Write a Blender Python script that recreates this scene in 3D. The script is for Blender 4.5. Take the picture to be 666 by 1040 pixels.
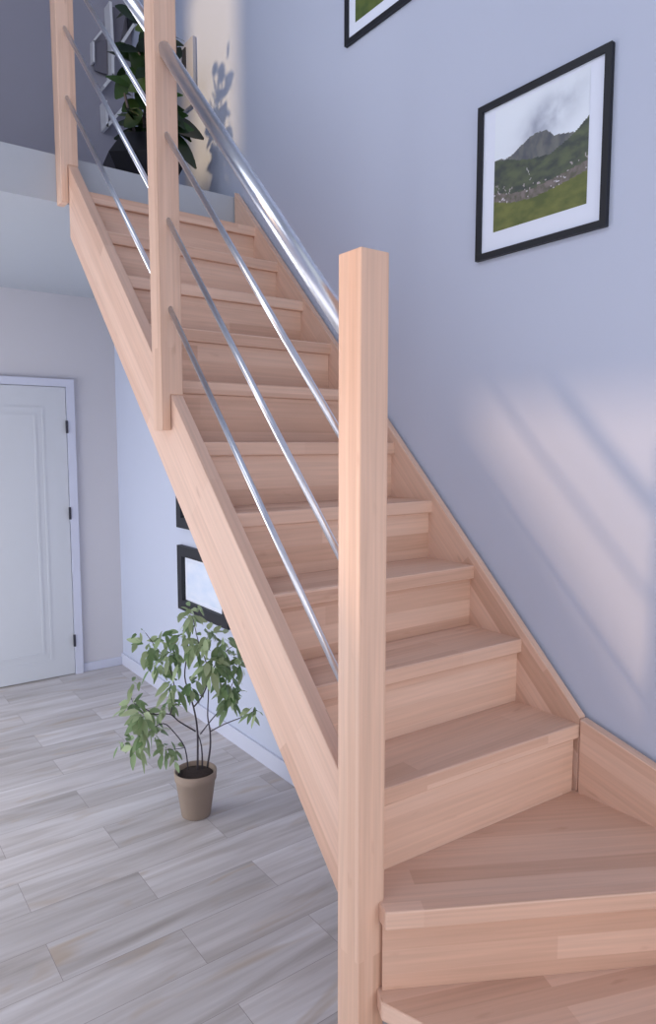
import bpy, bmesh, math, random
from mathutils import Vector, Matrix, noise

# ------------------------------------------------------------------ clear
for o in list(bpy.data.objects):
    bpy.data.objects.remove(o, do_unlink=True)
scene = bpy.context.scene
C = scene.collection
random.seed(7)

# ------------------------------------------------------------------ camera
CAM_Z = 1.58
cam_data = bpy.data.cameras.new('camera')
cam = bpy.data.objects.new('camera', cam_data)
C.objects.link(cam)
cam.location = (0, 0, CAM_Z)
cam.rotation_euler = (math.radians(90 - 5.517), 0, math.radians(-36.48))
cam_data.sensor_fit = 'VERTICAL'
cam_data.sensor_height = 24
cam_data.lens = 24 * 704 / 1040
cam_data.clip_start = 0.02
scene.camera = cam

# ------------------------------------------------------------------ world, sun, added fill lights
world = bpy.data.worlds.new('world')
scene.world = world
world.use_nodes = True
bg = world.node_tree.nodes['Background']
bg.inputs[0].default_value = (0.85, 0.90, 1.0, 1)
bg.inputs[1].default_value = 0.7

SUN_DIR = Vector((1.0, -0.26, -0.47)).normalized()
sd = bpy.data.lights.new('sun', 'SUN')
sd.energy = 2.3
sd.angle = math.radians(3.4)
sd.color = (1.0, 0.72, 0.40)
so = bpy.data.objects.new('sun', sd)
so.rotation_euler = SUN_DIR.to_track_quat('-Z', 'Y').to_euler()
so.location = (-6, 3, 6)
C.objects.link(so)


def area(name, loc, direction, sx, sy, power, color):
    d = bpy.data.lights.new(name, 'AREA')
    d.shape = 'RECTANGLE'
    d.size, d.size_y = sx, sy
    d.energy = power
    d.color = color
    o = bpy.data.objects.new(name, d)
    o.location = loc
    o.rotation_euler = Vector(direction).to_track_quat('-Z', 'Y').to_euler()
    C.objects.link(o)
    return o


area('fill_light_side', (-1.12, 0.9, 0.80), (1, 0.10, 0.0), 2.4, 1.3, 11.5, (1.0, 0.95, 0.92))  # four unseen lamps added to fill the room; no windows are built there
area('fill_light_hall', (-1.12, 3.5, 0.90), (1, 0.0, 0.0), 2.2, 1.5, 47, (1.0, 0.985, 0.98))
area('fill_light_front', (0.4, -2.0, 1.1), (0.1, 1, 0.0), 2.8, 1.6, 31, (1.0, 0.93, 0.88))
area('fill_light_upper', (-1.1, 1.4, 4.0), (1, 0.05, 0.05), 2.4, 1.4, 32, (0.93, 0.95, 1.0))

scene.view_settings.view_transform = 'Standard'
scene.view_settings.look = 'None'
scene.view_settings.gamma = 1.0
scene.view_settings.use_curve_mapping = False
scene.view_settings.exposure = 0.12


# ------------------------------------------------------------------ material helpers
def lin(c):
    return tuple(((v / 255) / 12.92 if v / 255 <= 0.04045 else ((v / 255 + 0.055) / 1.055) ** 2.4) for v in c) + (1.0,)


def mat_new(name):
    m = bpy.data.materials.new(name)
    m.use_nodes = True
    nt = m.node_tree
    b = nt.nodes['Principled BSDF']
    return m, nt, b


def plain(name, rgb, rough=0.6, metal=0.0, vary=0.06, scale=6.0, bump=0.0, spec=0.5):
    m, nt, b = mat_new(name)
    N = nt.nodes
    tc = N.new('ShaderNodeTexCoord')
    nz_ = N.new('ShaderNodeTexNoise')
    nz_.inputs['Scale'].default_value = scale
    nz_.inputs['Detail'].default_value = 4
    nt.links.new(tc.outputs['Object'], nz_.inputs['Vector'])
    mx = N.new('ShaderNodeMix')
    mx.data_type = 'RGBA'
    c = lin(rgb)
    mx.inputs[6].default_value = tuple(v * (1 - vary) for v in c[:3]) + (1,)
    mx.inputs[7].default_value = tuple(min(1, v * (1 + vary)) for v in c[:3]) + (1,)
    nt.links.new(nz_.outputs['Fac'], mx.inputs[0])
    nt.links.new(mx.outputs[2], b.inputs['Base Color'])
    b.inputs['Roughness'].default_value = rough
    b.inputs['Metallic'].default_value = metal
    b.inputs['Specular IOR Level'].default_value = spec
    if bump:
        bp = N.new('ShaderNodeBump')
        bp.inputs['Strength'].default_value = bump
        bp.inputs['Distance'].default_value = 0.002
        n2 = N.new('ShaderNodeTexNoise')
        n2.inputs['Scale'].default_value = 180
        nt.links.new(tc.outputs['Object'], n2.inputs['Vector'])
        nt.links.new(n2.outputs['Fac'], bp.inputs['Height'])
        nt.links.new(bp.outputs['Normal'], b.inputs['Normal'])
    return m


def wood_material(name, light, dark, knot, row=0.054, length=1.15):
    """Finger-jointed beech: long staves laid side by side along U, each with its own tone."""
    m, nt, b = mat_new(name)
    N, L = nt.nodes, nt.links
    uv = N.new('ShaderNodeUVMap')
    uv.uv_map = 'grain'
    br = N.new('ShaderNodeTexBrick')
    br.offset = 0.37
    br.offset_frequency = 2
    br.inputs['Scale'].default_value = 1.0
    br.inputs['Brick Width'].default_value = length
    br.inputs['Row Height'].default_value = row
    br.inputs['Mortar Size'].default_value = 0.0006
    br.inputs['Mortar Smooth'].default_value = 0.3
    br.inputs['Bias'].default_value = 0.0
    br.inputs['Color1'].default_value = (0, 0, 0, 1)
    br.inputs['Color2'].default_value = (1, 1, 1, 1)
    br.inputs['Mortar'].default_value = (0.35, 0.35, 0.35, 1)
    L.new(uv.outputs[0], br.inputs['Vector'])
    ramp = N.new('ShaderNodeValToRGB')
    e = ramp.color_ramp.elements
    e[0].position = 0.0
    e[0].color = lin(dark)
    e[1].position = 1.0
    e[1].color = lin(light)
    mid = ramp.color_ramp.elements.new(0.45)
    mid.color = tuple((a + c) / 2 * 1.02 for a, c in zip(lin(dark)[:3], lin(light)[:3])) + (1,)
    L.new(br.outputs['Color'], ramp.inputs[0])
    # fine grain stretched along U
    mp = N.new('ShaderNodeMapping')
    mp.inputs['Scale'].default_value = (3.0, 95.0, 1)
    L.new(uv.outputs[0], mp.inputs[0])
    n1 = N.new('ShaderNodeTexNoise')
    n1.inputs['Scale'].default_value = 1.0
    n1.inputs['Detail'].default_value = 6
    n1.inputs['Distortion'].default_value = 0.4
    L.new(mp.outputs[0], n1.inputs['Vector'])
    mr = N.new('ShaderNodeMapRange')
    mr.inputs[1].default_value = 0.3
    mr.inputs[2].default_value = 0.7
    mr.inputs[3].default_value = 0.91
    mr.inputs[4].default_value = 1.06
    L.new(n1.outputs['Fac'], mr.inputs[0])
    mul = N.new('ShaderNodeMix')
    mul.data_type = 'RGBA'
    mul.blend_type = 'MULTIPLY'
    mul.inputs[0].default_value = 1.0
    L.new(ramp.outputs[0], mul.inputs[6])
    L.new(mr.outputs[0], mul.inputs[7])
    # sparse brown flecks and small knots
    mp2 = N.new('ShaderNodeMapping')
    mp2.inputs['Scale'].default_value = (7.0, 26.0, 1)
    L.new(uv.outputs[0], mp2.inputs[0])
    n2 = N.new('ShaderNodeTexNoise')
    n2.inputs['Scale'].default_value = 1.0
    n2.inputs['Detail'].default_value = 2
    L.new(mp2.outputs[0], n2.inputs['Vector'])
    r2 = N.new('ShaderNodeMapRange')
    r2.inputs[1].default_value = 0.68
    r2.inputs[2].default_value = 0.82
    r2.inputs[3].default_value = 0.0
    r2.inputs[4].default_value = 0.55
    L.new(n2.outputs['Fac'], r2.inputs[0])
    m2 = N.new('ShaderNodeMix')
    m2.data_type = 'RGBA'
    L.new(r2.outputs[0], m2.inputs[0])
    L.new(mul.outputs[2], m2.inputs[6])
    m2.inputs[7].default_value = lin(knot)
    L.new(m2.outputs[2], b.inputs['Base Color'])
    b.inputs['Roughness'].default_value = 0.42
    b.inputs['Specular IOR Level'].default_value = 0.35
    bp = N.new('ShaderNodeBump')
    bp.inputs['Strength'].default_value = 0.12
    bp.inputs['Distance'].default_value = 0.001
    L.new(n1.outputs['Fac'], bp.inputs['Height'])
    L.new(bp.outputs['Normal'], b.inputs['Normal'])
    return m


def floor_material():
    m, nt, b = mat_new('floor_boards')
    N, L = nt.nodes, nt.links
    tc = N.new('ShaderNodeTexCoord')
    mp = N.new('ShaderNodeMapping')
    mp.inputs['Location'].default_value = (-0.13, -0.10, 0)
    L.new(tc.outputs['Object'], mp.inputs[0])
    br = N.new('ShaderNodeTexBrick')
    br.offset = 0.5
    br.inputs['Scale'].default_value = 1.0
    br.inputs['Brick Width'].default_value = 0.75
    br.inputs['Row Height'].default_value = 0.19
    br.inputs['Mortar Size'].default_value = 0.0009
    br.inputs['Mortar Smooth'].default_value = 0.4
    br.inputs['Color1'].default_value = (0, 0, 0, 1)
    br.inputs['Color2'].default_value = (1, 1, 1, 1)
    br.inputs['Mortar'].default_value = (0.5, 0.5, 0.5, 1)
    L.new(mp.outputs[0], br.inputs['Vector'])
    sep = N.new('ShaderNodeSeparateColor')
    L.new(br.outputs['Color'], sep.inputs[0])
    # per-board offset of the grain so that boards differ
    off = N.new('ShaderNodeVectorMath')
    off.operation = 'MULTIPLY_ADD'
    L.new(br.outputs['Color'], off.inputs[0])
    off.inputs[1].default_value = (37.0, 19.0, 11.0)
    L.new(mp.outputs[0], off.inputs[2])

    def noise_tex(scale_xyz, scale, detail, dist=0.0):
        q = N.new('ShaderNodeMapping')
        q.inputs['Scale'].default_value = scale_xyz
        L.new(off.outputs[0], q.inputs[0])
        n = N.new('ShaderNodeTexNoise')
        n.inputs['Scale'].default_value = scale
        n.inputs['Detail'].default_value = detail
        n.inputs['Distortion'].default_value = dist
        L.new(q.outputs[0], n.inputs['Vector'])
        return n
    n1 = noise_tex((1.1, 9.0, 1.0), 1.3, 5, 0.7)       # broad streaks of whitewash
    n2 = noise_tex((2.2, 60.0, 1.0), 1.0, 5, 0.2)      # fine grain
    n3 = noise_tex((1.6, 5.0, 1.0), 1.6, 2, 1.0)       # yellowish stains
    ramp = N.new('ShaderNodeValToRGB')
    e = ramp.color_ramp.elements
    e[0].position = 0.30
    e[0].color = lin((176, 170, 168))
    e[1].position = 0.72
    e[1].color = lin((216, 214, 217))
    k = e.new(0.5)
    k.color = lin((199, 195, 196))
    L.new(n1.outputs['Fac'], ramp.inputs[0])
    # board tone
    mr = N.new('ShaderNodeMapRange')
    mr.inputs[3].default_value = 0.88
    mr.inputs[4].default_value = 1.06
    L.new(sep.outputs[0], mr.inputs[0])
    mu = N.new('ShaderNodeMix')
    mu.data_type = 'RGBA'
    mu.blend_type = 'MULTIPLY'
    mu.inputs[0].default_value = 1.0
    L.new(ramp.outputs[0], mu.inputs[6])
    L.new(mr.outputs[0], mu.inputs[7])
    g = N.new('ShaderNodeMapRange')
    g.inputs[1].default_value = 0.3
    g.inputs[2].default_value = 0.7
    g.inputs[3].default_value = 0.90
    g.inputs[4].default_value = 1.05
    L.new(n2.outputs['Fac'], g.inputs[0])
    mu2 = N.new('ShaderNodeMix')
    mu2.data_type = 'RGBA'
    mu2.blend_type = 'MULTIPLY'
    mu2.inputs[0].default_value = 1.0
    L.new(mu.outputs[2], mu2.inputs[6])
    L.new(g.outputs[0], mu2.inputs[7])
    s = N.new('ShaderNodeMapRange')
    s.inputs[1].default_value = 0.60
    s.inputs[2].default_value = 0.78
    s.inputs[3].default_value = 0.0
    s.inputs[4].default_value = 0.6
    L.new(n3.outputs['Fac'], s.inputs[0])
    mu3 = N.new('ShaderNodeMix')
    mu3.data_type = 'RGBA'
    L.new(s.outputs[0], mu3.inputs[0])
    L.new(mu2.outputs[2], mu3.inputs[6])
    mu3.inputs[7].default_value = lin((176, 156, 132))
    # dark joints
    mo = N.new('ShaderNodeMix')
    mo.data_type = 'RGBA'
    L.new(br.outputs['Fac'], mo.inputs[0])
    L.new(mu3.outputs[2], mo.inputs[6])
    mo.inputs[7].default_value = lin((134, 126, 126))
    L.new(mo.outputs[2], b.inputs['Base Color'])
    b.inputs['Roughness'].default_value = 0.48
    b.inputs['Specular IOR Level'].default_value = 0.4
    bp = N.new('ShaderNodeBump')
    bp.inputs['Strength'].default_value = 0.15
    bp.inputs['Distance'].default_value = 0.002
    L.new(n2.outputs['Fac'], bp.inputs['Height'])
    L.new(bp.outputs['Normal'], b.inputs['Normal'])
    return m


def attr_material(name, rough=0.5):
    m, nt, b = mat_new(name)
    a = nt.nodes.new('ShaderNodeVertexColor')
    a.layer_name = 'ink'
    nt.links.new(a.outputs[0], b.inputs['Base Color'])
    b.inputs['Roughness'].default_value = rough
    return m


def leaf_material(name, a_rgb, b_rgb, rough=0.45):
    m, nt, b = mat_new(name)
    N, L = nt.nodes, nt.links
    at = N.new('ShaderNodeVertexColor')
    at.layer_name = 'tone'
    mx = N.new('ShaderNodeMix')
    mx.data_type = 'RGBA'
    mx.inputs[6].default_value = lin(a_rgb)
    mx.inputs[7].default_value = lin(b_rgb)
    sp = N.new('ShaderNodeSeparateColor')
    L.new(at.outputs[0], sp.inputs[0])
    L.new(sp.outputs[0], mx.inputs[0])
    L.new(mx.outputs[2], b.inputs['Base Color'])
    b.inputs['Roughness'].default_value = rough
    tr = N.new('ShaderNodeBsdfTranslucent')
    L.new(mx.outputs[2], tr.inputs[0])
    ms = N.new('ShaderNodeMixShader')
    ms.inputs[0].default_value = 0.25
    out = nt.nodes['Material Output']
    L.new(b.outputs[0], ms.inputs[1])
    L.new(tr.outputs[0], ms.inputs[2])
    L.new(ms.outputs[0], out.inputs[0])
    return m


M = {}
M['wood'] = wood_material('beech', (227, 194, 175), (206, 168, 147), (168, 124, 101))
M['wood_post'] = wood_material('beech_post', (227, 193, 172), (208, 170, 147), (168, 124, 101), row=0.024, length=6.0)
M['wall'] = plain('painted_wall', (191, 199, 220), 0.75, vary=0.02, scale=1.3, bump=0.05)
M['wall_shaded'] = plain('shaded_wall_grey', (155, 154, 168), 0.8, vary=0.02, scale=1.3, bump=0.05)  # shade of the upper back wall is put into this darker grey
M['wall_back'] = plain('painted_wall_back', (202, 202, 210), 0.75, vary=0.02, scale=1.3, bump=0.05)
M['ceiling'] = plain('ceiling_paint', (176, 182, 192), 0.8, vary=0.015, scale=1.5)
M['trim'] = plain('white_trim', (202, 207, 226), 0.45, vary=0.015, scale=2)
M['door'] = plain('door_paint', (200, 205, 214), 0.4, vary=0.015, scale=2)
M['floor'] = floor_material()
M['steel'] = plain('brushed_steel', (226, 229, 236), 0.30, 1.0, vary=0.03, scale=30)
M['black'] = plain('black_frame', (22, 25, 34), 0.55, vary=0.1, scale=12)
M['black_pot'] = plain('black_pot_glaze', (16, 15, 22), 0.35, vary=0.1, scale=12)
M['hinge'] = plain('dark_hinge', (70, 70, 80), 0.4, 0.6)
M['mat_board'] = plain('mat_board', (228, 235, 252), 0.8, vary=0.01)
M['terracotta'] = plain('clay_pot', (158, 142, 130), 0.8, vary=0.10, scale=9, bump=0.3)
M['soil'] = plain('soil', (58, 46, 42), 0.95, vary=0.4, scale=60, bump=1.0)
M['bark'] = plain('bark', (76, 70, 78), 0.8, vary=0.25, scale=40)
M['leaf'] = leaf_material('ficus_leaf', (102, 134, 86), (180, 197, 156))
M['leaf_dark'] = leaf_material('dark_leaf', (18, 34, 20), (58, 88, 44), 0.3)
M['ink'] = attr_material('printed_picture', 0.55)
M['white_metal'] = plain('white_lacquer', (226, 227, 232), 0.4, vary=0.02)
_m, _nt, _b = mat_new('sun_dimmer_tint')  # see-through tint, only there to weaken the lower sunbeam
_t = _nt.nodes.new('ShaderNodeBsdfTransparent')
_t.inputs[0].default_value = (0.76, 0.72, 0.74, 1)
_nt.links.new(_t.outputs[0], _nt.nodes['Material Output'].inputs[0])
M['dimmer_tint'] = _m
M['panel'] = plain('light_grey_panel', (176, 176, 186), 0.6, vary=0.02)
M['grey_panel'] = plain('grey_panel', (112, 110, 122), 0.7, vary=0.05)


# ------------------------------------------------------------------ object helpers
def link(name, bm, m, parent=None, origin=(0, 0, 0), smooth=False, kind=None):
    """one mesh object; vertices are given in world space, origin moves the pivot"""
    ori = Vector(origin)
    if parent is not None:
        ori = Vector(parent.get('_w', (0, 0, 0)))
    for v in bm.verts:
        v.co -= ori
    me = bpy.data.meshes.new(name)
    bm.to_mesh(me)
    bm.free()
    me.materials.append(m)
    if smooth:
        for p in me.polygons:
            p.use_smooth = True
    o = bpy.data.objects.new(name, me)
    C.objects.link(o)
    if parent is not None:
        o.parent = parent
        o['_w'] = tuple(ori)
    else:
        o.location = ori
        o['_w'] = tuple(ori)
    if kind:
        o['kind'] = kind
    return o


def thing(name, label, cat, loc, group=None):
    o = bpy.data.objects.new(name, None)
    o.empty_display_size = 0.1
    C.objects.link(o)
    o.location = loc
    o['_w'] = tuple(loc)
    o['label'] = label
    o['category'] = cat
    if group:
        o['group'] = group
    return o


def add_box(bm, x0, x1, y0, y1, z0, z1):
    vs = [bm.verts.new((x, y, z)) for x in (x0, x1) for y in (y0, y1) for z in (z0, z1)]
    for f in ((0, 1, 3, 2), (4, 6, 7, 5), (0, 4, 5, 1), (2, 3, 7, 6), (0, 2, 6, 4), (1, 5, 7, 3)):
        bm.faces.new([vs[i] for i in f])


def box_bm(*a, bevel=0.0):
    bm = bmesh.new()
    add_box(bm, *a)
    bmesh.ops.recalc_face_normals(bm, faces=bm.faces)
    if bevel:
        bmesh.ops.bevel(bm, geom=bm.edges[:], offset=bevel, segments=2, affect='EDGES', profile=0.5)
    return bm


def prism_bm(poly, axis, a, b, bevel=0.0):
    """extrude a 2D polygon: axis 'x' poly=(y,z); 'y' poly=(x,z); 'z' poly=(x,y)"""
    bm = bmesh.new()

    def co(p, t):
        return {'x': (t, p[0], p[1]), 'y': (p[0], t, p[1]), 'z': (p[0], p[1], t)}[axis]
    va = [bm.verts.new(co(p, a)) for p in poly]
    vb = [bm.verts.new(co(p, b)) for p in poly]
    bm.faces.new(va)
    bm.faces.new(vb[::-1])
    n = len(poly)
    for i in range(n):
        bm.faces.new((va[i], vb[i], vb[(i + 1) % n], va[(i + 1) % n]))
    bmesh.ops.recalc_face_normals(bm, faces=bm.faces)
    if bevel:
        bmesh.ops.bevel(bm, geom=bm.edges[:], offset=bevel, segments=2, affect='EDGES', profile=0.5)
    return bm


def grain_uv(bm, g):
    """box-projected UV with U along the grain direction g"""
    g = Vector(g).normalized()
    uvl = bm.loops.layers.uv.new('grain')
    ou, ov = random.uniform(0, 20), random.uniform(0, 20)
    bm.normal_update()
    for f in bm.faces:
        n = f.normal
        if abs(n.dot(g)) > 0.8:
            a = Vector((0, 0, 1)) if abs(g.z) < 0.8 else Vector((1, 0, 0))
            a = (a - g * a.dot(g)).normalized()
            b_ = g.cross(a)
            for l in f.loops:
                l[uvl].uv = (l.vert.co.dot(a) * 0.3 + ou, l.vert.co.dot(b_) + ov)
        else:
            b_ = n.cross(g)
            # choose a stable sign
            ax = max(range(3), key=lambda i: abs(b_[i]))
            if b_[ax] < 0:
                b_ = -b_
            b_.normalize()
            for l in f.loops:
                l[uvl].uv = (l.vert.co.dot(g) + ou, l.vert.co.dot(b_) + ov)


def wood_part(name, bm, grain, parent, label=None):
    grain_uv(bm, grain)
    o = link(name, bm, M['wood_post' if name == 'newel_post' else 'wood'], parent)
    if label:
        o['label'] = label
    return o


def tube_bm(pts, radii, seg=14, cap=True):
    bm = bmesh.new()
    add_tube(bm, pts, radii, seg, cap)
    return bm


def add_tube(bm, pts, radii, seg=8, cap=True):
    pts = [Vector(p) for p in pts]
    if not isinstance(radii, (list, tuple)):
        radii = [radii] * len(pts)
    rings = []
    ref = None
    for i, p in enumerate(pts):
        t = (pts[min(i + 1, len(pts) - 1)] - pts[max(i - 1, 0)]).normalized()
        if ref is None:
            ref = t.orthogonal().normalized()
        ref = (ref - t * ref.dot(t)).normalized()
        b2 = t.cross(ref)
        rings.append([bm.verts.new(p + (ref * math.cos(2 * math.pi * k / seg) + b2 * math.sin(2 * math.pi * k / seg)) * radii[i]) for k in range(seg)])
    for i in range(len(rings) - 1):
        for k in range(seg):
            f = bm.faces.new((rings[i][k], rings[i][(k + 1) % seg], rings[i + 1][(k + 1) % seg], rings[i + 1][k]))
            f.smooth = True
    if cap:
        bm.faces.new(rings[0][::-1])
        bm.faces.new(rings[-1])


def lathe_bm(profile, cx, cy, seg=40):
    bm = bmesh.new()
    rings = []
    for r, z in profile:
        rings.append([bm.verts.new((cx + r * math.cos(2 * math.pi * k / seg), cy + r * math.sin(2 * math.pi * k / seg), z)) for k in range(seg)])
    for i in range(len(rings) - 1):
        for k in range(seg):
            f = bm.faces.new((rings[i][k], rings[i][(k + 1) % seg], rings[i + 1][(k + 1) % seg], rings[i + 1][k]))
            f.smooth = True
    bm.faces.new(rings[0][::-1])
    bm.faces.new(rings[-1])
    bmesh.ops.recalc_face_normals(bm, faces=bm.faces)
    return bm


# ================================================================== SETTING
WX = 1.72          # right wall surface
YB = 4.82          # back wall of the lower hall
YU = 4.36          # back wall of the upper landing
XL = -1.20         # left wall
ZC = 2.57          # underside of the upper floor
ZF = 2.757         # upper floor level
YS = 3.03          # edge of the stairwell
ZT = 5.35          # upper ceiling


def struct(name, bm, m):
    return link(name, bm, m, None, kind='structure')


struct('floor', box_bm(XL - 0.1, WX + 0.1, -2.6, YB + 0.1, -0.08, 0.0), M['floor'])
struct('wall_right', box_bm(WX, WX + 0.12, -2.6, YB + 0.12, 0.0, ZT), M['wall'])
struct('wall_back', box_bm(XL - 0.1, WX, YB, YB + 0.12, 0.0, ZC), M['wall_back'])
struct('wall_upper_back', box_bm(XL - 0.1, WX, YU, YU + 0.12, ZF, ZT), M['wall_shaded'])
# upper floor slab
slab = prism_bm([(XL, YS), (WX, YS), (WX, YB), (XL, YB)], 'z', ZC, ZF)
struct('ceiling', slab, M['ceiling'])
struct('ceiling_upper', box_bm(XL - 0.1, WX + 0.12, -2.6, YU + 0.12, ZT, ZT + 0.1), M['ceiling'])

# left wall with the two openings the sun comes through
bm = bmesh.new()
X0, X1 = XL - 0.08, XL
SH = (0.760, 1.372)
TY0, TY1, TZ0, TZ1 = 0.45 + SH[0], 1.60 + SH[0], 0.34 + SH[1], 1.74 + SH[1]
UY0, UY1, UZ0, UZ1 = 3.05 + SH[0], YU - 0.02, 2.95 + SH[1], ZT - 0.02
add_box(bm, X0, X1, -2.6, YB, 0.0, TZ0)
add_box(bm, X0, X1, -2.6, TY0, TZ0, TZ1)
add_box(bm, X0, X1, TY1, YB, TZ0, TZ1)
add_box(bm, X0, X1, -2.6, YB, TZ1, UZ0)
add_box(bm, X0, X1, -2.6, UY0, UZ0, ZT)
add_box(bm, X0, X1, UY1, YB, UZ0, ZT)
va = [bm.verts.new((X0, y, z)) for y, z in ((TY0, TZ0), (TY1, TZ0), (TY1, TZ1))]
vb = [bm.verts.new((X1, y, z)) for y, z in ((TY0, TZ0), (TY1, TZ0), (TY1, TZ1))]
bm.faces.new(va)
bm.faces.new(vb[::-1])
for i in range(3):
    bm.faces.new((va[i], vb[i], vb[(i + 1) % 3], va[(i + 1) % 3]))
bmesh.ops.recalc_face_normals(bm, faces=bm.faces)
struct('wall_left', bm, M['wall'])
bm = box_bm(XL - 0.045, XL - 0.040, TY0, TY1, TZ0, TZ1)  # unseen pane added in the lower opening to dim its sun patch
struct('sun_dimmer', bm, M['dimmer_tint'])

# baseboards
DX1R = 1.43
struct('baseboard_right', box_bm(WX - 0.014, WX, 1.15, YB, 0.0, 0.085, bevel=0.003), M['trim'])
struct('baseboard_back', box_bm(DX1R, WX - 0.014, YB - 0.014, YB, 0.0, 0.06, bevel=0.003), M['trim'])
struct('baseboard_left', box_bm(XL, 0.36, YB - 0.014, YB, 0.0, 0.06, bevel=0.003), M['trim'])

# door in the back wall ------------------------------------------------
DX0, DX1, DZ = 0.44, 1.375, 1.965
door = thing('door_1', 'white panelled door with dark hinges in the back wall of the lower hall', 'door', (0.9, YB, 0))
del door['label'], door['category']
door['kind'] = 'structure'
bm = prism_bm([(DX0 - 0.075, 0), (DX0, 0), (DX0, DZ), (DX1, DZ), (DX1, 0), (DX1 + 0.052, 0), (DX1 + 0.052, DZ + 0.05), (DX0 - 0.075, DZ + 0.05)], 'y', YB - 0.03, YB + 0.002)
link('door_frame', bm, M['trim'], door)
bm = box_bm(DX0 + 0.004, DX1 - 0.004, YB - 0.018, YB + 0.005, 0.006, DZ - 0.004)
leafo = link('door_leaf', bm, M['door'], door)


def ring_xz(bm, x0, x1, z0, z1, w, ya, yb):
    add_box(bm, x0, x0 + w, ya, yb, z0, z1)
    add_box(bm, x1 - w, x1, ya, yb, z0, z1)
    add_box(bm, x0 + w, x1 - w, ya, yb, z0, z0 + w)
    add_box(bm, x0 + w, x1 - w, ya, yb, z1 - w, z1)


bm = bmesh.new()
ring_xz(bm, DX0 + 0.14, DX1 - 0.145, 0.12, DZ - 0.135, 0.014, YB - 0.0205, YB - 0.017)
ring_xz(bm, DX0 + 0.19, DX1 - 0.195, 0.17, DZ - 0.185, 0.016, YB - 0.0215, YB - 0.017)
bmesh.ops.recalc_face_normals(bm, faces=bm.faces)
link('door_moulding', bm, M['door'], leafo)
for hz in (1.70, 1.12, 0.24):
    link('hinge', box_bm(DX1 - 0.012, DX1 + 0.004, YB - 0.038, YB - 0.029, hz - 0.042, hz + 0.042, bevel=0.002), M['hinge'], door)
bm = tube_bm([(DX0 + 0.07, YB - 0.018, 1.02), (DX0 + 0.07, YB - 0.07, 1.02), (DX0 + 0.18, YB - 0.07, 1.02)], 0.009)
link('door_handle', bm, M['steel'], door)

# ================================================================== STAIRCASE
R = 0.1965
Z0 = 0.017            # finished floor build-up under the first riser
RUN = 0.1925
Y4 = 1.100
SL = R / RUN
XI0, XI1 = 0.93, 1.68     # inner faces of the strings


def nz(y):
    return Z0 + 4 * R + (y - Y4) * SL


stair = thing('staircase', 'beech wood staircase with a winder at the foot, three square newel posts and steel railing', 'staircase', (1.3, 1.0, 0))
GS = (0, RUN, R)
# left string
yl0, yl1 = 1.12, 2.968
wood_part('stringer', prism_bm([(yl0, nz(yl0) - 0.003), (yl1, nz(yl1) - 0.003), (yl1, nz(yl1) - 0.29), (yl0, nz(yl0) - 0.295)], 'x', 0.89, XI0, bevel=0.003), GS, stair)
# right string on the wall
wood_part('stringer', prism_bm([(1.088, 0.822), (3.022, nz(3.022) + 0.012), (3.022, ZC + 0.02), (2.93, ZC - 0.07), (1.25, nz(1.25) - 0.29), (1.088, 0.40)], 'x', XI1, WX - 0.013, bevel=0.003), GS, stair)
# small level-cut head of the right string standing on the landing edge
# winder wall string
wood_part('stringer', prism_bm([(1.085, 0.819), (1.085, 0.36), (0.9, 0.28), (0.23, 0.16), (0.23, 0.582)], 'x', XI1 - 0.004, WX - 0.013, bevel=0.003), (0, 1, 0.28), stair)
# front string of the winder
wood_part('stringer', prism_bm([(0.80, 0.02), (0.80, 0.31), (1.675, 0.575), (1.675, 0.10), (1.2, 0.02)], 'y', 0.23, 0.268, bevel=0.003), (1, 0, 0.28), stair)

# straight treads and risers; the lowest two swing a little towards the winder
SKEW = {4: 0.050, 5: 0.030, 6: 0.012}


def tz(k):
    return Z0 + k * R


def slab_xy(xa, xb, ya, yb, sk, skb):
    """quad in plan whose front edge leans back by sk at the outer string, its back edge by skb"""
    return [(xa, ya + sk), (xb, ya), (xb, yb), (xa, yb + skb)]


for k in range(4, 14):
    y0 = Y4 + (k - 4) * RUN - (0.012 if k == 4 else 0)
    sk, skn = SKEW.get(k, 0), SKEW.get(k + 1, 0)
    back = Y4 + (k - 3) * RUN + 0.05 if k < 13 else YS - 0.003
    xa = XI0 - 0.008 if k > 4 else XI0 + 0.003
    wood_part('tread', prism_bm(slab_xy(xa, XI1 + 0.008, y0, back, sk, skn if k < 13 else 0), 'z', tz(k) - 0.042, tz(k), bevel=0.004), (1, 0, 0), stair)
    wood_part('riser', prism_bm(slab_xy(XI0 + 0.002, XI1 - (0.012 if k == 4 else -0.006), y0 + (0.010 if k == 4 else 0.016), y0 + 0.034, sk - (0.008 if k == 4 else 0), sk), 'z', tz(k - 1) + 0.0005, tz(k) - 0.0425), (1, 0, 0), stair)

# winders
d3 = Vector((0.526, -0.301, 0)).normalized()
d2 = Vector((0.32, -0.94, 0)).normalized()


def on_line(p, d, x=None, y=None):
    t = ((x - p[0]) / d[0]) if x is not None else ((y - p[1]) / d[1])
    return (p[0] + d[0] * t, p[1] + d[1] * t)


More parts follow.
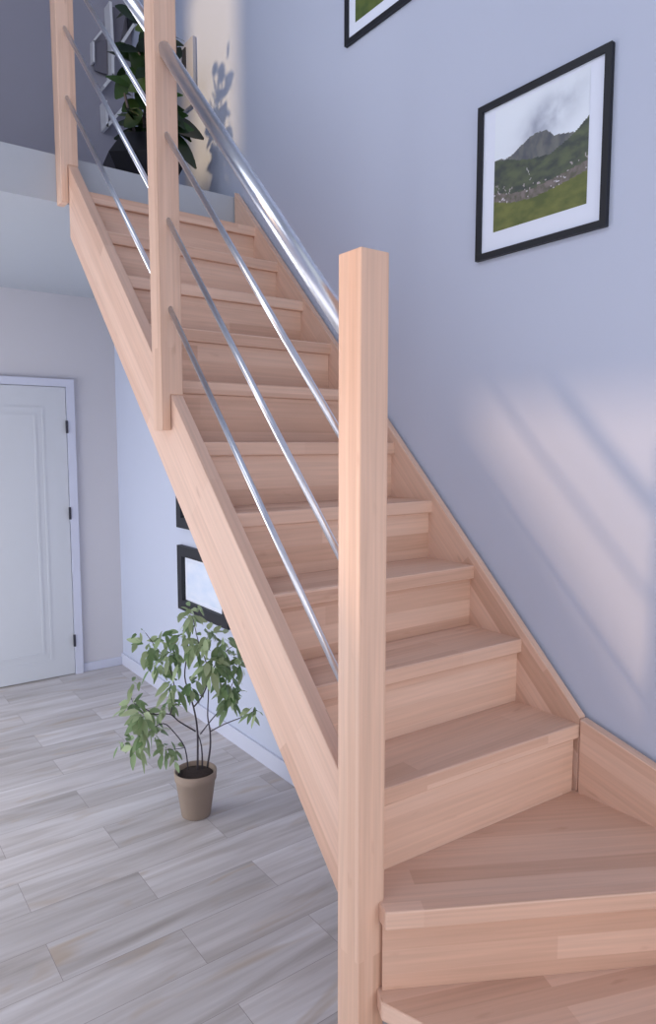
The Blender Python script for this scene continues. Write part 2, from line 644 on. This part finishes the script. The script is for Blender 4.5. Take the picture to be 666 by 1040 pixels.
p3 = (0.906, 1.023)
e3 = on_line(p3, d3, x=XI1 + 0.004)
wood_part('tread', prism_bm([p3, e3, (XI1 + 0.004, 1.15), (0.930, 1.21), (0.930, 1.060), (0.918, 1.060)], 'z', tz(3) - 0.042, tz(3), bevel=0.004), d3, stair)
s3 = (p3[0], p3[1] + 0.030)
ra, rb = on_line(s3, d3, x=0.918), on_line(s3, d3, x=XI1 + 0.002)
rc, rd = (rb[0], rb[1] + 0.022), (ra[0] + 0.022, 1.056)
wood_part('riser', prism_bm([ra, rb, rc, rd], 'z', tz(2) + 0.0005, tz(3) - 0.0425), d3, stair)
p2 = (0.896, 1.022)
e2 = on_line(p2, d2, y=0.27)
e2b = on_line((p3[0], p3[1] + 0.06), d3, x=XI1 + 0.004)
wood_part('tread', prism_bm([p2, e2, (XI1 - 0.004, 0.27), (XI1 - 0.004, e2b[1]), (0.930, 1.08), (0.930, 1.060), (0.915, 1.060)], 'z', tz(2) - 0.042, tz(2), bevel=0.004), (0.93, -0.36, 0), stair)
q2 = (p2[0] + 0.036, p2[1] - 0.004)
qa, qb = q2, on_line(q2, d2, y=0.27)
wood_part('riser', prism_bm([qa, qb, (qb[0] + 0.02, qb[1]), (qa[0] + 0.02, qa[1])], 'z', tz(1) + 0.0005, tz(2) - 0.0425), d2, stair)
wood_part('tread', prism_bm([(0.85, 1.048), (0.85, 0.27), (e2[0] + 0.08, 0.27), (0.99, 1.048)], 'z', tz(1) - 0.036, tz(1), bevel=0.004), (0, 1, 0), stair)
wood_part('riser', box_bm(0.88, 0.90, 0.27, 1.045, 0.001, tz(1) - 0.0365), (0, 1, 0), stair)

# newel posts
wood_part('newel_post', box_bm(0.86, 0.932, 1.057, 1.129, 0.0, 1.957, bevel=0.003), (0, 0, 1), stair, 'tall square newel post at the foot of the railing')


def hung_post(y0, zb, zt, label):
    zi = nz(y0) + 0.0
    bm = prism_bm([(0.86, zb), (0.889, zb), (0.889, zi), (0.931, zi), (0.931, zt), (0.86, zt)], 'y', y0, y0 + 0.07, bevel=0.003)
    wood_part('newel_post', bm, (0, 0, 1), stair, label)


hung_post(2.012, 1.625, 3.10, 'middle newel post notched over the outer stringer')
hung_post(2.962, 2.555, 3.70, 'top newel post beside the landing edge')

# rails
XR = 0.895


def rail(name, y0, z0, y1, z1, rad, seg, label):
    o = link(name, tube_bm([(XR, y0, z0), (XR, y1, z1)], rad, seg), M['steel'], stair)
    o['label'] = label


for z_low, z_mid, z_top in ((1.033, 1.986, 2.958), (1.301, 2.245, 3.220), (1.562, 2.490, 3.472)):
    rail('railing_rod', 1.122, z_low - .006, 2.02, z_mid + .01, 0.0082, 18, 'slim steel railing rod')
    rail('railing_rod', 2.076, z_mid + .067, 2.97, z_top + .008, 0.0082, 18, 'slim steel railing rod')
rail('handrail', 1.122, 1.792, 2.02, 2.738, 0.0205, 32, 'thick round steel handrail')
rail('handrail', 2.076, 2.795, 2.97, 3.712, 0.0205, 32, 'thick round steel handrail')

# ================================================================== PICTURES
def ridge(pts, u):
    for (a, b), (c, d) in zip(pts, pts[1:]):
        if a <= u <= c:
            return b + (d - b) * (u - a) / (c - a)
    return pts[-1][1]


def fb(x, y, s, o=0.0):
    return noise.fractal(Vector((x * s + o, y * s, o)), 1.0, 2.0, 5)


def mountain_ink(u, v):
    sky = Vector((0.80, 0.87, 0.97))
    far = ridge([(0, .60), (.15, .575), (.24, .60), (.36, .655), (.48, .685), (.57, .67), (.66, .605), (.75, .595), (.87, .565), (1, .585)], u)
    far += 0.012 * fb(u, 0.3, 14)
    mid = ridge([(0, .60), (.2, .545), (.38, .50), (.62, .47), (.8, .53), (.93, .60), (1, .655)], u) + 0.01 * fb(u, .7, 12)
    path = ridge([(0, .29), (.2, .235), (.45, .215), (.65, .235), (.85, .26), (1, .285)], u)
    if v > max(far, mid):
        # grey mountain cloud hugging the summit
        c = math.exp(-(((u - .60) / .27) ** 2 + ((v - .74 - .25 * (u - .5)) / .13) ** 2))
        c *= 1.0 + 1.1 * fb(u, v, 3.2, 4)
        c = max(0, min(1, c))
        col = sky.lerp(Vector((0.22, 0.25, 0.36)), c * 0.9)
    elif v > mid:
        t = 0.5 + 0.9 * fb(u * 1.4, v, 9, 2)
        col = Vector((0.095, 0.105, 0.130)).lerp(Vector((0.17, 0.18, 0.175)), max(0, min(1, t)))
    elif v > path + 0.04:
        t = 0.5 + 0.9 * fb(u, v * 2.2, 7, 5)
        col = Vector((0.055, 0.070, 0.066)).lerp(Vector((0.115, 0.140, 0.085)), max(0, min(1, t)))
        if abs(u - .40 - .1 * fb(v, u, 9)) < .008 and .33 < v < .45:
            col = Vector((0.45, 0.45, 0.45))
        if fb(u, v, 30, 9) > .50 and v < path + .10:
            col = Vector((0.42, 0.38, 0.40))
    elif v > path - 0.035:
        t = 0.5 + 0.9 * fb(u, v, 22, 7)
        col = Vector((0.11, 0.11, 0.085)).lerp(Vector((0.22, 0.19, 0.19)), max(0, min(1, t)))
        if fb(u, v, 34, 3) > .44 and fb(u, 0, 5, 13) > -.05:
            col = Vector((0.62, 0.60, 0.66))
    else:
        t = 0.5 + 1.0 * fb(u * .8, v * 1.6, 6, 11)
        col = Vector((0.095, 0.120, 0.040)).lerp(Vector((0.18, 0.20, 0.060)), max(0, min(1, t)))
    return col


def meadow_ink(u, v):
    hill = .55 + .1 * fb(u, .2, 2, 3)
    if v > hill:
        return Vector((0.55, 0.66, 0.80)).lerp(Vector((0.8, 0.86, 0.93)), max(0, min(1, .5 + fb(u, v, 4, 1))))
    t = max(0, min(1, .5 + fb(u, v, 9, 21)))
    return Vector((0.055, 0.095, 0.025)).lerp(Vector((0.11, 0.15, 0.035)), t)


def pale_ink(u, v):
    t = max(0, min(1, .5 + fb(u, v, 3, 31)))
    return Vector((0.62, 0.72, 0.90)).lerp(Vector((0.74, 0.80, 0.93)), t)


def picture(name_label, yl, yr, z0, z1, fw, depth, mat_l, mat_b, ink, n=96, cat='picture', group=None, mt=None):
    """picture hung on the right wall; yl > yr (left edge is farther away)"""
    p = thing('wall_picture', name_label, cat, (WX, (yl + yr) / 2, (z0 + z1) / 2), group)
    x0, x1 = WX - depth, WX - 0.0005
    bm = bmesh.new()
    outer = [(yr, z0), (yl, z0), (yl, z1), (yr, z1)]
    inner = [(yr + fw, z0 + fw), (yl - fw, z0 + fw), (yl - fw, z1 - fw), (yr + fw, z1 - fw)]
    vo = [[bm.verts.new((x, y, z)) for y, z in outer] for x in (x0, x1)]
    vi = [[bm.verts.new((x, y, z)) for y, z in inner] for x in (x0, x1)]
    for i in range(4):
        j = (i + 1) % 4
        bm.faces.new((vo[0][i], vo[0][j], vi[0][j], vi[0][i]))
        bm.faces.new((vo[1][i], vi[1][i], vi[1][j], vo[1][j]))
        bm.faces.new((vo[0][i], vo[1][i], vo[1][j], vo[0][j]))
        bm.faces.new((vi[0][i], vi[0][j], vi[1][j], vi[1][i]))
    bmesh.ops.recalc_face_normals(bm, faces=bm.faces)
    link('frame', bm, M['black'], p)
    xm = WX - 0.006
    link('mat_board', box_bm(xm, xm + 0.003, yr + fw * .9, yl - fw * .9, z0 + fw * .9, z1 - fw * .9), M['mat_board'], p)
    a0, a1 = yl - fw - mat_l, yr + fw + mat_l
    b0, b1 = z0 + fw + mat_b, z1 - fw - (mt if mt is not None else mat_b)
    bm = bmesh.new()
    cl = bm.loops.layers.float_color.new('ink')
    g = [[bm.verts.new((xm - 0.0008, a0 + (a1 - a0) * i / n, b0 + (b1 - b0) * j / n)) for j in range(n + 1)] for i in range(n + 1)]
    for i in range(n):
        for j in range(n):
            f = bm.faces.new((g[i][j], g[i][j + 1], g[i + 1][j + 1], g[i + 1][j]))
            c = ink((i + .5) / n, (j + .5) / n)
            for l in f.loops:
                l[cl] = (c[0], c[1], c[2], 1)
    link('print', bm, M['ink'], p)
    return p


picture('black framed square mountain landscape with white mat hanging above the lower steps', 1.530, 1.082, 2.153, 2.612, 0.019, 0.015, 0.045, 0.056, mountain_ink, 110, mt=0.012)
picture('black framed picture cut by the top edge of the photo, green meadow corner showing', 2.203, 1.755, 3.082, 3.541, 0.019, 0.015, 0.038, 0.045, meadow_ink, 60)
picture('black framed pale picture hanging low under the stairs behind the leafy plant', 3.785, 3.17, 0.615, 0.995, 0.060, 0.030, 0.025, 0.02, pale_ink, 30)
picture('black frame corner peeking out beneath the stringer, above the other low picture', 3.785, 3.17, 1.100, 1.480, 0.060, 0.030, 0.025, 0.02, pale_ink, 30)

# narrow light grey panel with a black slot, on the landing wall
pn = thing('wall_panel', 'small light grey wall panel with a narrow black slot, on the sunlit landing wall', 'wall panel', (WX, 3.58, 3.45))
link('panel', box_bm(WX - 0.022, WX - 0.001, 3.475, 3.70, 3.36, 3.69, bevel=0.003), M['panel'], pn)
link('slot', box_bm(WX - 0.026, WX - 0.0225, 3.555, 3.60, 3.50, 3.665), M['black'], pn)

# ================================================================== GEOMETRIC WALL SHELF on the upper back wall
sh = thing('wall_shelf', 'white geometric wall shelf of angled strips on the shaded landing wall', 'shelf', (1.58, YU, 3.9))


def strip(pts, w=0.016, depth=0.09):
    bm = bmesh.new()
    for (xa, za), (xb, zb) in zip(pts, pts[1:]):
        d = Vector((xb - xa, 0, zb - za))
        L_ = d.length
        d.normalize()
        nn = Vector((-d.z, 0, d.x)) * (w / 2)
        a = Vector((xa, YU, za)) - d * w * .4
        b = Vector((xb, YU, zb)) + d * w * .4
        vs = []
        for y in (YU - depth, YU - 0.0005):
            for q in (a + nn, b + nn, b - nn, a - nn):
                vs.append(bm.verts.new((q.x, y, q.z)))
        for f in ((0, 1, 2, 3), (7, 6, 5, 4), (0, 4, 5, 1), (1, 5, 6, 2), (2, 6, 7, 3), (3, 7, 4, 0)):
            bm.faces.new([vs[i] for i in f])
    bmesh.ops.recalc_face_normals(bm, faces=bm.faces)
    return bm


link('shelf_strip', strip([(1.562, 4.18), (1.568, 3.95), (1.565, 3.775), (1.512, 3.70)]), M['white_metal'], sh)
link('shelf_strip', strip([(1.712, 4.12), (1.573, 3.885)], depth=0.06), M['white_metal'], sh)
link('shelf_strip', strip([(1.524, 4.035), (1.468, 3.955), (1.466, 3.84)], 0.010, 0.05), M['white_metal'], sh)
link('shelf_strip', strip([(1.518, 3.615), (1.522, 3.475), (1.645, 3.635)]), M['white_metal'], sh)
link('shelf_panel', prism_bm([(1.562, 4.18), (1.675, 4.20), (1.62, 3.95), (1.57, 3.89)], 'y', YU - 0.05, YU - 0.04), M['grey_panel'], sh)
link('shelf_panel', prism_bm([(1.475, 3.955), (1.555, 4.0), (1.555, 3.80), (1.475, 3.80)], 'y', YU - 0.03, YU - 0.02), M['grey_panel'], sh)
link('shelf_panel', prism_bm([(1.68, 4.20), (1.715, 4.21), (1.715, 4.13), (1.68, 4.06)], 'y', YU - 0.05, YU - 0.04), M['black'], sh)

# ================================================================== PLANTS
def add_leaf(bm, tl, base, direction, up, length, width, droop, tone, fold=0.18, seg=5):
    d = Vector(direction).normalized()
    u = Vector(up)
    u = (u - d * u.dot(d))
    if u.length < 1e-3:
        u = d.orthogonal()
    u.normalize()
    s = d.cross(u)
    rows = []
    for i in range(seg + 1):
        t = i / seg
        w = width * 0.5 * math.sin(math.pi * min(1, t * 0.93 + 0.04)) ** 0.8 * (1 - 0.25 * t)
        c = Vector(base) + d * length * t - Vector((0, 0, 1)) * droop * length * t * t
        rows.append((bm.verts.new(c - s * w + u * w * fold), bm.verts.new(c), bm.verts.new(c + s * w + u * w * fold)))
    for a, b in zip(rows, rows[1:]):
        for k in (0, 1):
            f = bm.faces.new((a[k], a[k + 1], b[k + 1], b[k]))
            f.smooth = True
            for l in f.loops:
                l[tl] = (tone, tone, tone, 1)


# ---- light green plant on the hall floor
PX, PY = 1.236, 2.625
rv = Vector((0.804, -0.595, 0))     # sideways
dv = Vector((0.595, 0.804, 0))      # depth
pl = thing('potted_plant', 'leafy light green shrub in a brown clay pot on the floor beside the staircase', 'plant', (PX, PY, 0))
prof = [(0.058, 0.0), (0.062, 0.004), (0.084, 0.158), (0.088, 0.161), (0.0905, 0.196), (0.086, 0.199), (0.081, 0.194), (0.078, 0.176), (0.04, 0.174)]
link('pot', lathe_bm(prof, PX, PY), M['terracotta'], pl)
bm = lathe_bm([(0.077, 0.174), (0.074, 0.181), (0.05, 0.185), (0.02, 0.188)], PX, PY, 30)
for v in bm.verts:
    v.co.z += 0.003 * noise.noise(v.co * 60)
link('soil', bm, M['soil'], pl)


def P2(x, z, dep=0.0):
    """side offset, height and depth offset from the pot centre, in metres"""
    return Vector((PX, PY, 0)) + rv * x + dv * dep + Vector((0, 0, z))


stems = [
    ([(0.009, 0.197, 0), (0.01, 0.362, 0.01), (-0.007, 0.466, 0.02), (-0.029, 0.53, 0.03), (-0.046, 0.595, 0.04), (-0.038, 0.684, 0.05), (-0.023, 0.811, 0.05)], 0.0045),
    ([(0.028, 0.197, 0.01), (0.026, 0.296, 0.01), (0.008, 0.362, 0.01)], 0.004),
    ([(0.047, 0.197, 0.02), (0.065, 0.296, 0), (0.067, 0.375, -0.01), (0.058, 0.44, -0.01), (0.065, 0.556, -0.02), (0.061, 0.672, -0.04)], 0.0045),
    ([(-0.007, 0.466, 0.02), (0.034, 0.521, 0), (0.063, 0.595, -0.02), (0.059, 0.678, -0.03), (0.032, 0.761, -0.04), (0.009, 0.862, -0.03)], 0.0035),
    ([(0.034, 0.521, 0), (0.003, 0.524, 0.03), (-0.022, 0.537, 0.06)], 0.002),
    ([(0.001, 0.364, 0.01), (-0.062, 0.42, -0.02), (-0.093, 0.459, -0.04), (-0.149, 0.466, -0.06), (-0.199, 0.485, -0.08)], 0.0035),
    ([(0.022, 0.351, 0.01), (0.063, 0.401, 0.03), (0.108, 0.453, 0.05), (0.134, 0.505, 0.06), (0.16, 0.569, 0.07)], 0.003),
    ([(0.069, 0.372, -0.01), (0.133, 0.416, -0.04), (0.221, 0.459, -0.06), (0.261, 0.485, -0.07)], 0.003),
    ([(-0.029, 0.204, -0.01), (-0.037, 0.309, -0.03), (-0.079, 0.388, -0.05), (-0.118, 0.427, -0.06), (-0.169, 0.401, -0.07), (-0.221, 0.336, -0.07)], 0.003),
    ([(-0.093, 0.459, -0.04), (-0.076, 0.53, -0.03), (-0.089, 0.607, 0), (-0.119, 0.672, 0.02), (-0.162, 0.723, 0.03), (-0.21, 0.786, 0.04)], 0.0028),
    ([(-0.149, 0.466, -0.06), (-0.205, 0.492, -0.05), (-0.248, 0.504, -0.03), (-0.266, 0.543, -0.02)], 0.0022),
    ([(0.063, 0.595, -0.02), (0.099, 0.672, 0), (0.149, 0.723, 0.02), (0.181, 0.735, 0.02)], 0.0025),
    ([(-0.037, 0.309, -0.03), (-0.071, 0.316, -0.06), (-0.108, 0.323, -0.08)], 0.0018),
]
bm = bmesh.new()
for pts, r in stems:
    vp = [P2(*p) for p in pts]
    # Catmull-Rom smoothing
    sm = []
    for i in range(len(vp) - 1):
        a, b_, c, d = vp[max(i - 1, 0)], vp[i], vp[i + 1], vp[min(i + 2, len(vp) - 1)]
        for t in (0, .33, .66):
            sm.append(0.5 * ((2 * b_) + (c - a) * t + (2 * a - 5 * b_ + 4 * c - d) * t * t + (3 * b_ - a - 3 * c + d) * t ** 3))
    sm.append(vp[-1])
    n_ = len(sm)
    add_tube(bm, sm, [r * (1 - 0.6 * i / n_) for i in range(n_)], 7)
link('stems', bm, M['bark'], pl)

clusters = [  # side, height, depth, spread, number, leaf length
    (-0.205, 0.729, 0.04, 0.04, 10, 0.075),
    (-0.142, 0.767, 0.03, 0.012, 3, 0.085),
    (-0.151, 0.659, 0.02, 0.052, 16, 0.075),
    (-0.094, 0.691, 0.02, 0.037, 12, 0.07),
    (-0.022, 0.843, 0.04, 0.032, 11, 0.075),
    (0.003, 0.894, -0.02, 0.035, 9, 0.065),
    (0.07, 0.792, -0.03, 0.032, 8, 0.08),
    (0.08, 0.678, -0.04, 0.052, 20, 0.085),
    (0.148, 0.659, 0.01, 0.049, 14, 0.08),
    (0.147, 0.556, 0.06, 0.042, 12, 0.08),
    (0.134, 0.498, 0.06, 0.037, 12, 0.075),
    (0.196, 0.646, 0.02, 0.035, 9, 0.075),
    (0.255, 0.481, -0.07, 0.017, 5, 0.06),
    (-0.09, 0.575, 0, 0.045, 12, 0.075),
    (-0.022, 0.556, 0.05, 0.027, 7, 0.08),
    (-0.246, 0.582, -0.02, 0.015, 4, 0.06),
    (-0.255, 0.492, -0.03, 0.035, 9, 0.075),
    (-0.193, 0.472, -0.07, 0.035, 14, 0.09),
    (-0.169, 0.394, -0.07, 0.035, 12, 0.085),
    (-0.228, 0.333, -0.07, 0.037, 9, 0.08),
    (-0.108, 0.329, -0.08, 0.035, 8, 0.065),
    (-0.071, 0.309, -0.07, 0.022, 5, 0.06),
    (-0.294, 0.336, -0.06, 0.02, 4, 0.05),
    (0.013, 0.748, -0.03, 0.042, 10, 0.07),
    (-0.111, 0.485, -0.03, 0.037, 9, 0.07),
    (-0.234, 0.792, 0.04, 0.012, 2, 0.05),
    (-0.049, 0.767, 0.05, 0.037, 9, 0.07),
    (0.119, 0.748, 0.02, 0.037, 9, 0.075),
]
bm = bmesh.new()
tl = bm.loops.layers.float_color.new('tone')
for cx, cy, dep, sp, n_, ll in clusters:
    c = P2(cx, cy, dep)
    for i in range(int(n_ * 1.9)):
        off = rv * random.gauss(0, sp * .42)  + Vector((0, 0, random.gauss(0, sp * .42) )) + dv * random.gauss(0, .03)
        b0 = c + off
        out = (off.normalized() if off.length > 1e-4 else rv) * 0.7 + Vector((random.uniform(-.5, .5), random.uniform(-.5, .5), random.uniform(-.75, .15)))
        add_leaf(bm, tl, b0, out, Vector((random.uniform(-.6, .6), random.uniform(-1, .2), random.uniform(.2, 1))), ll * random.uniform(.65, 1.1) * .84, ll * random.uniform(.30, .42), random.uniform(.1, .5), random.random())
link('foliage', bm, M['leaf'], pl)

# ---- dark plant in a faceted black planter on the landing
QX, QY = 1.3, 3.4
up = thing('potted_plant', 'dark green broad-leaved plant in a black angular planter on the upper landing edge', 'plant', (QX, QY, ZF))
bm = bmesh.new()
rings = []
KX, KY = QX + rv.x * .08, QY + rv.y * .08
for r, z in ((0.10, 0.0), (0.205, 0.17), (0.118, 0.285), (0.108, 0.28), (0.10, 0.25)):
    rings.append([bm.verts.new((KX + r * math.cos(math.pi / 3 * k + .35), KY + r * math.sin(math.pi / 3 * k + .35), ZF + z)) for k in range(6)])
for i in range(len(rings) - 1):
    for k in range(6):
        bm.faces.new((rings[i][k], rings[i][(k + 1) % 6], rings[i + 1][(k + 1) % 6], rings[i + 1][k]))
bm.faces.new(rings[0][::-1])
bm.faces.new(rings[-1])
bmesh.ops.recalc_face_normals(bm, faces=bm.faces)
link('planter', bm, M['black_pot'], up)
bm = lathe_bm([(0.088, ZF + 0.251), (0.08, ZF + 0.257), (0.03, ZF + 0.26)], KX, KY, 20)
link('soil', bm, M['soil'], up)
def Q2(x, z, dep=0.0):
    """side offset, height above the landing and depth offset from the planter centre, in metres"""
    return Vector((QX, QY, 0)) + rv * x + dv * dep + Vector((0, 0, ZF + z))


bm = bmesh.new()
for pts in ([(0.09, 0.245, 0), (0.089, 0.391, 0), (0.113, 0.57, 0.02), (0.069, 0.704, 0)],
            [(0.105, 0.245, 0), (0.146, 0.391, 0.03), (0.187, 0.503, 0.03), (0.236, 0.615, 0.02), (0.253, 0.726, 0)],
            [(0.114, 0.245, 0), (0.177, 0.3, -0.02), (0.25, 0.354, -0.04)],
            [(0.066, 0.245, 0), (0.036, 0.368, -0.03), (0.007, 0.503, -0.04)]):
    add_tube(bm, [Q2(*p) for p in pts], [.009, .007, .006, .005, .004][:len(pts)], 7)
link('stems', bm, M['bark'], up)
bm = bmesh.new()
tl = bm.loops.layers.float_color.new('tone')
big = [  # stalk (side, height), tip (side, height), depth, width
    ((0.101, 0.66), (0.026, 0.669), 0, 0.12),
    ((0.112, 0.548), (0.045, 0.682), -0.02, 0.13),
    ((0.102, 0.517), (0.088, 0.695), 0.01, 0.13),
    ((0.111, 0.503), (-0.063, 0.553), -0.04, 0.06),
    ((0.113, 0.57), (-0.066, 0.588), 0, 0.045),
    ((0.085, 0.4), (-0.061, 0.454), 0.03, 0.05),
    ((0.108, 0.368), (-0.053, 0.382), 0, 0.1),
    ((0.107, 0.336), (-0.069, 0.327), 0.03, 0.1),
    ((0.106, 0.3), (-0.047, 0.291), -0.03, 0.11),
    ((0.117, 0.382), (-0.005, 0.418), 0.02, 0.1),
    ((0.179, 0.382), (0.373, 0.318), -0.02, 0.16),
    ((0.178, 0.345), (0.346, 0.154), -0.05, 0.13),
    ((0.18, 0.4), (0.308, 0.4), 0.02, 0.08),
    ((0.157, 0.436), (0.271, 0.472), 0.04, 0.05),
    ((0.106, 0.3), (0.179, 0.172), -0.06, 0.14),
    ((0.148, 0.481), (0.235, 0.535), 0.03, 0.09),
    ((0.115, 0.66), (0.129, 0.837), 0.02, 0.12),
    ((0.137, 0.615), (0.238, 0.704), 0.02, 0.08),
    ((0.237, 0.651), (0.263, 0.748), 0, 0.055),
    ((0.162, 0.66), (0.203, 0.815), 0.04, 0.1),
    ((0.105, 0.277), (0.018, 0.209), -0.05, 0.12),
    ((0.083, 0.345), (-0.029, 0.246), 0.05, 0.1),
    ((0.153, 0.3), (0.247, 0.218), 0.02, 0.14),
    ((0.063, 0.481), (-0.014, 0.427), 0.03, 0.09),
    ((0.109, 0.436), (0.016, 0.481), 0, 0.1),
    ((0.099, 0.391), (0.002, 0.345), -0.06, 0.12),
    ((0.132, 0.391), (0.064, 0.517), -0.03, 0.12),
    ((0.156, 0.391), (0.211, 0.3), 0, 0.14),
    ((0.105, 0.255), (0.049, 0.309), -0.06, 0.13),
    ((-0.03, 0.526), (0.001, 0.633), 0, 0.05)]
for (a, b_, dep, w) in big:
    A, B = Q2(a[0], a[1], dep), Q2(b_[0], b_[1], dep + random.uniform(-.05, .05))
    add_leaf(bm, tl, A, B - A, Vector((random.uniform(-.3, .3), -1, random.uniform(.1, .8))), (B - A).length, w, 0.08, random.random() ** 2, .12, 7)
for i in range(64):
    # smaller leaves filling the crown around the stems
    sx = min(.24, max(.045, random.gauss(0.13, 0.06)))
    hz = random.uniform(0.28, 0.86)
    A = Q2(sx, hz, random.uniform(-.10, .08))
    dr = rv * random.uniform(-.45, .8) + dv * random.uniform(-.6, .5) + Vector((0, 0, random.uniform(-.35, .45)))
    add_leaf(bm, tl, A, dr, Vector((random.uniform(-.6, .3), -1, random.uniform(-.1, .7))), random.uniform(.08, .15), random.uniform(.045, .085), 0.15, random.random() ** 2, .12, 6)
for i in range(12):
    A = Q2(random.uniform(.14, .20), random.uniform(.24, .46), random.uniform(-.12, .0))
    dr = rv * random.uniform(.6, 1) + dv * random.uniform(-.4, .2) + Vector((0, 0, random.uniform(-.9, .1)))
    add_leaf(bm, tl, A, dr, Vector((random.uniform(-.5, .2), -1, random.uniform(0, .6))), random.uniform(.10, .16), random.uniform(.06, .09), 0.2, random.random() ** 2, .12, 6)
link('foliage', bm, M['leaf_dark'], up)

# drop helper property
for o in bpy.data.objects:
    if '_w' in o:
        del o['_w']
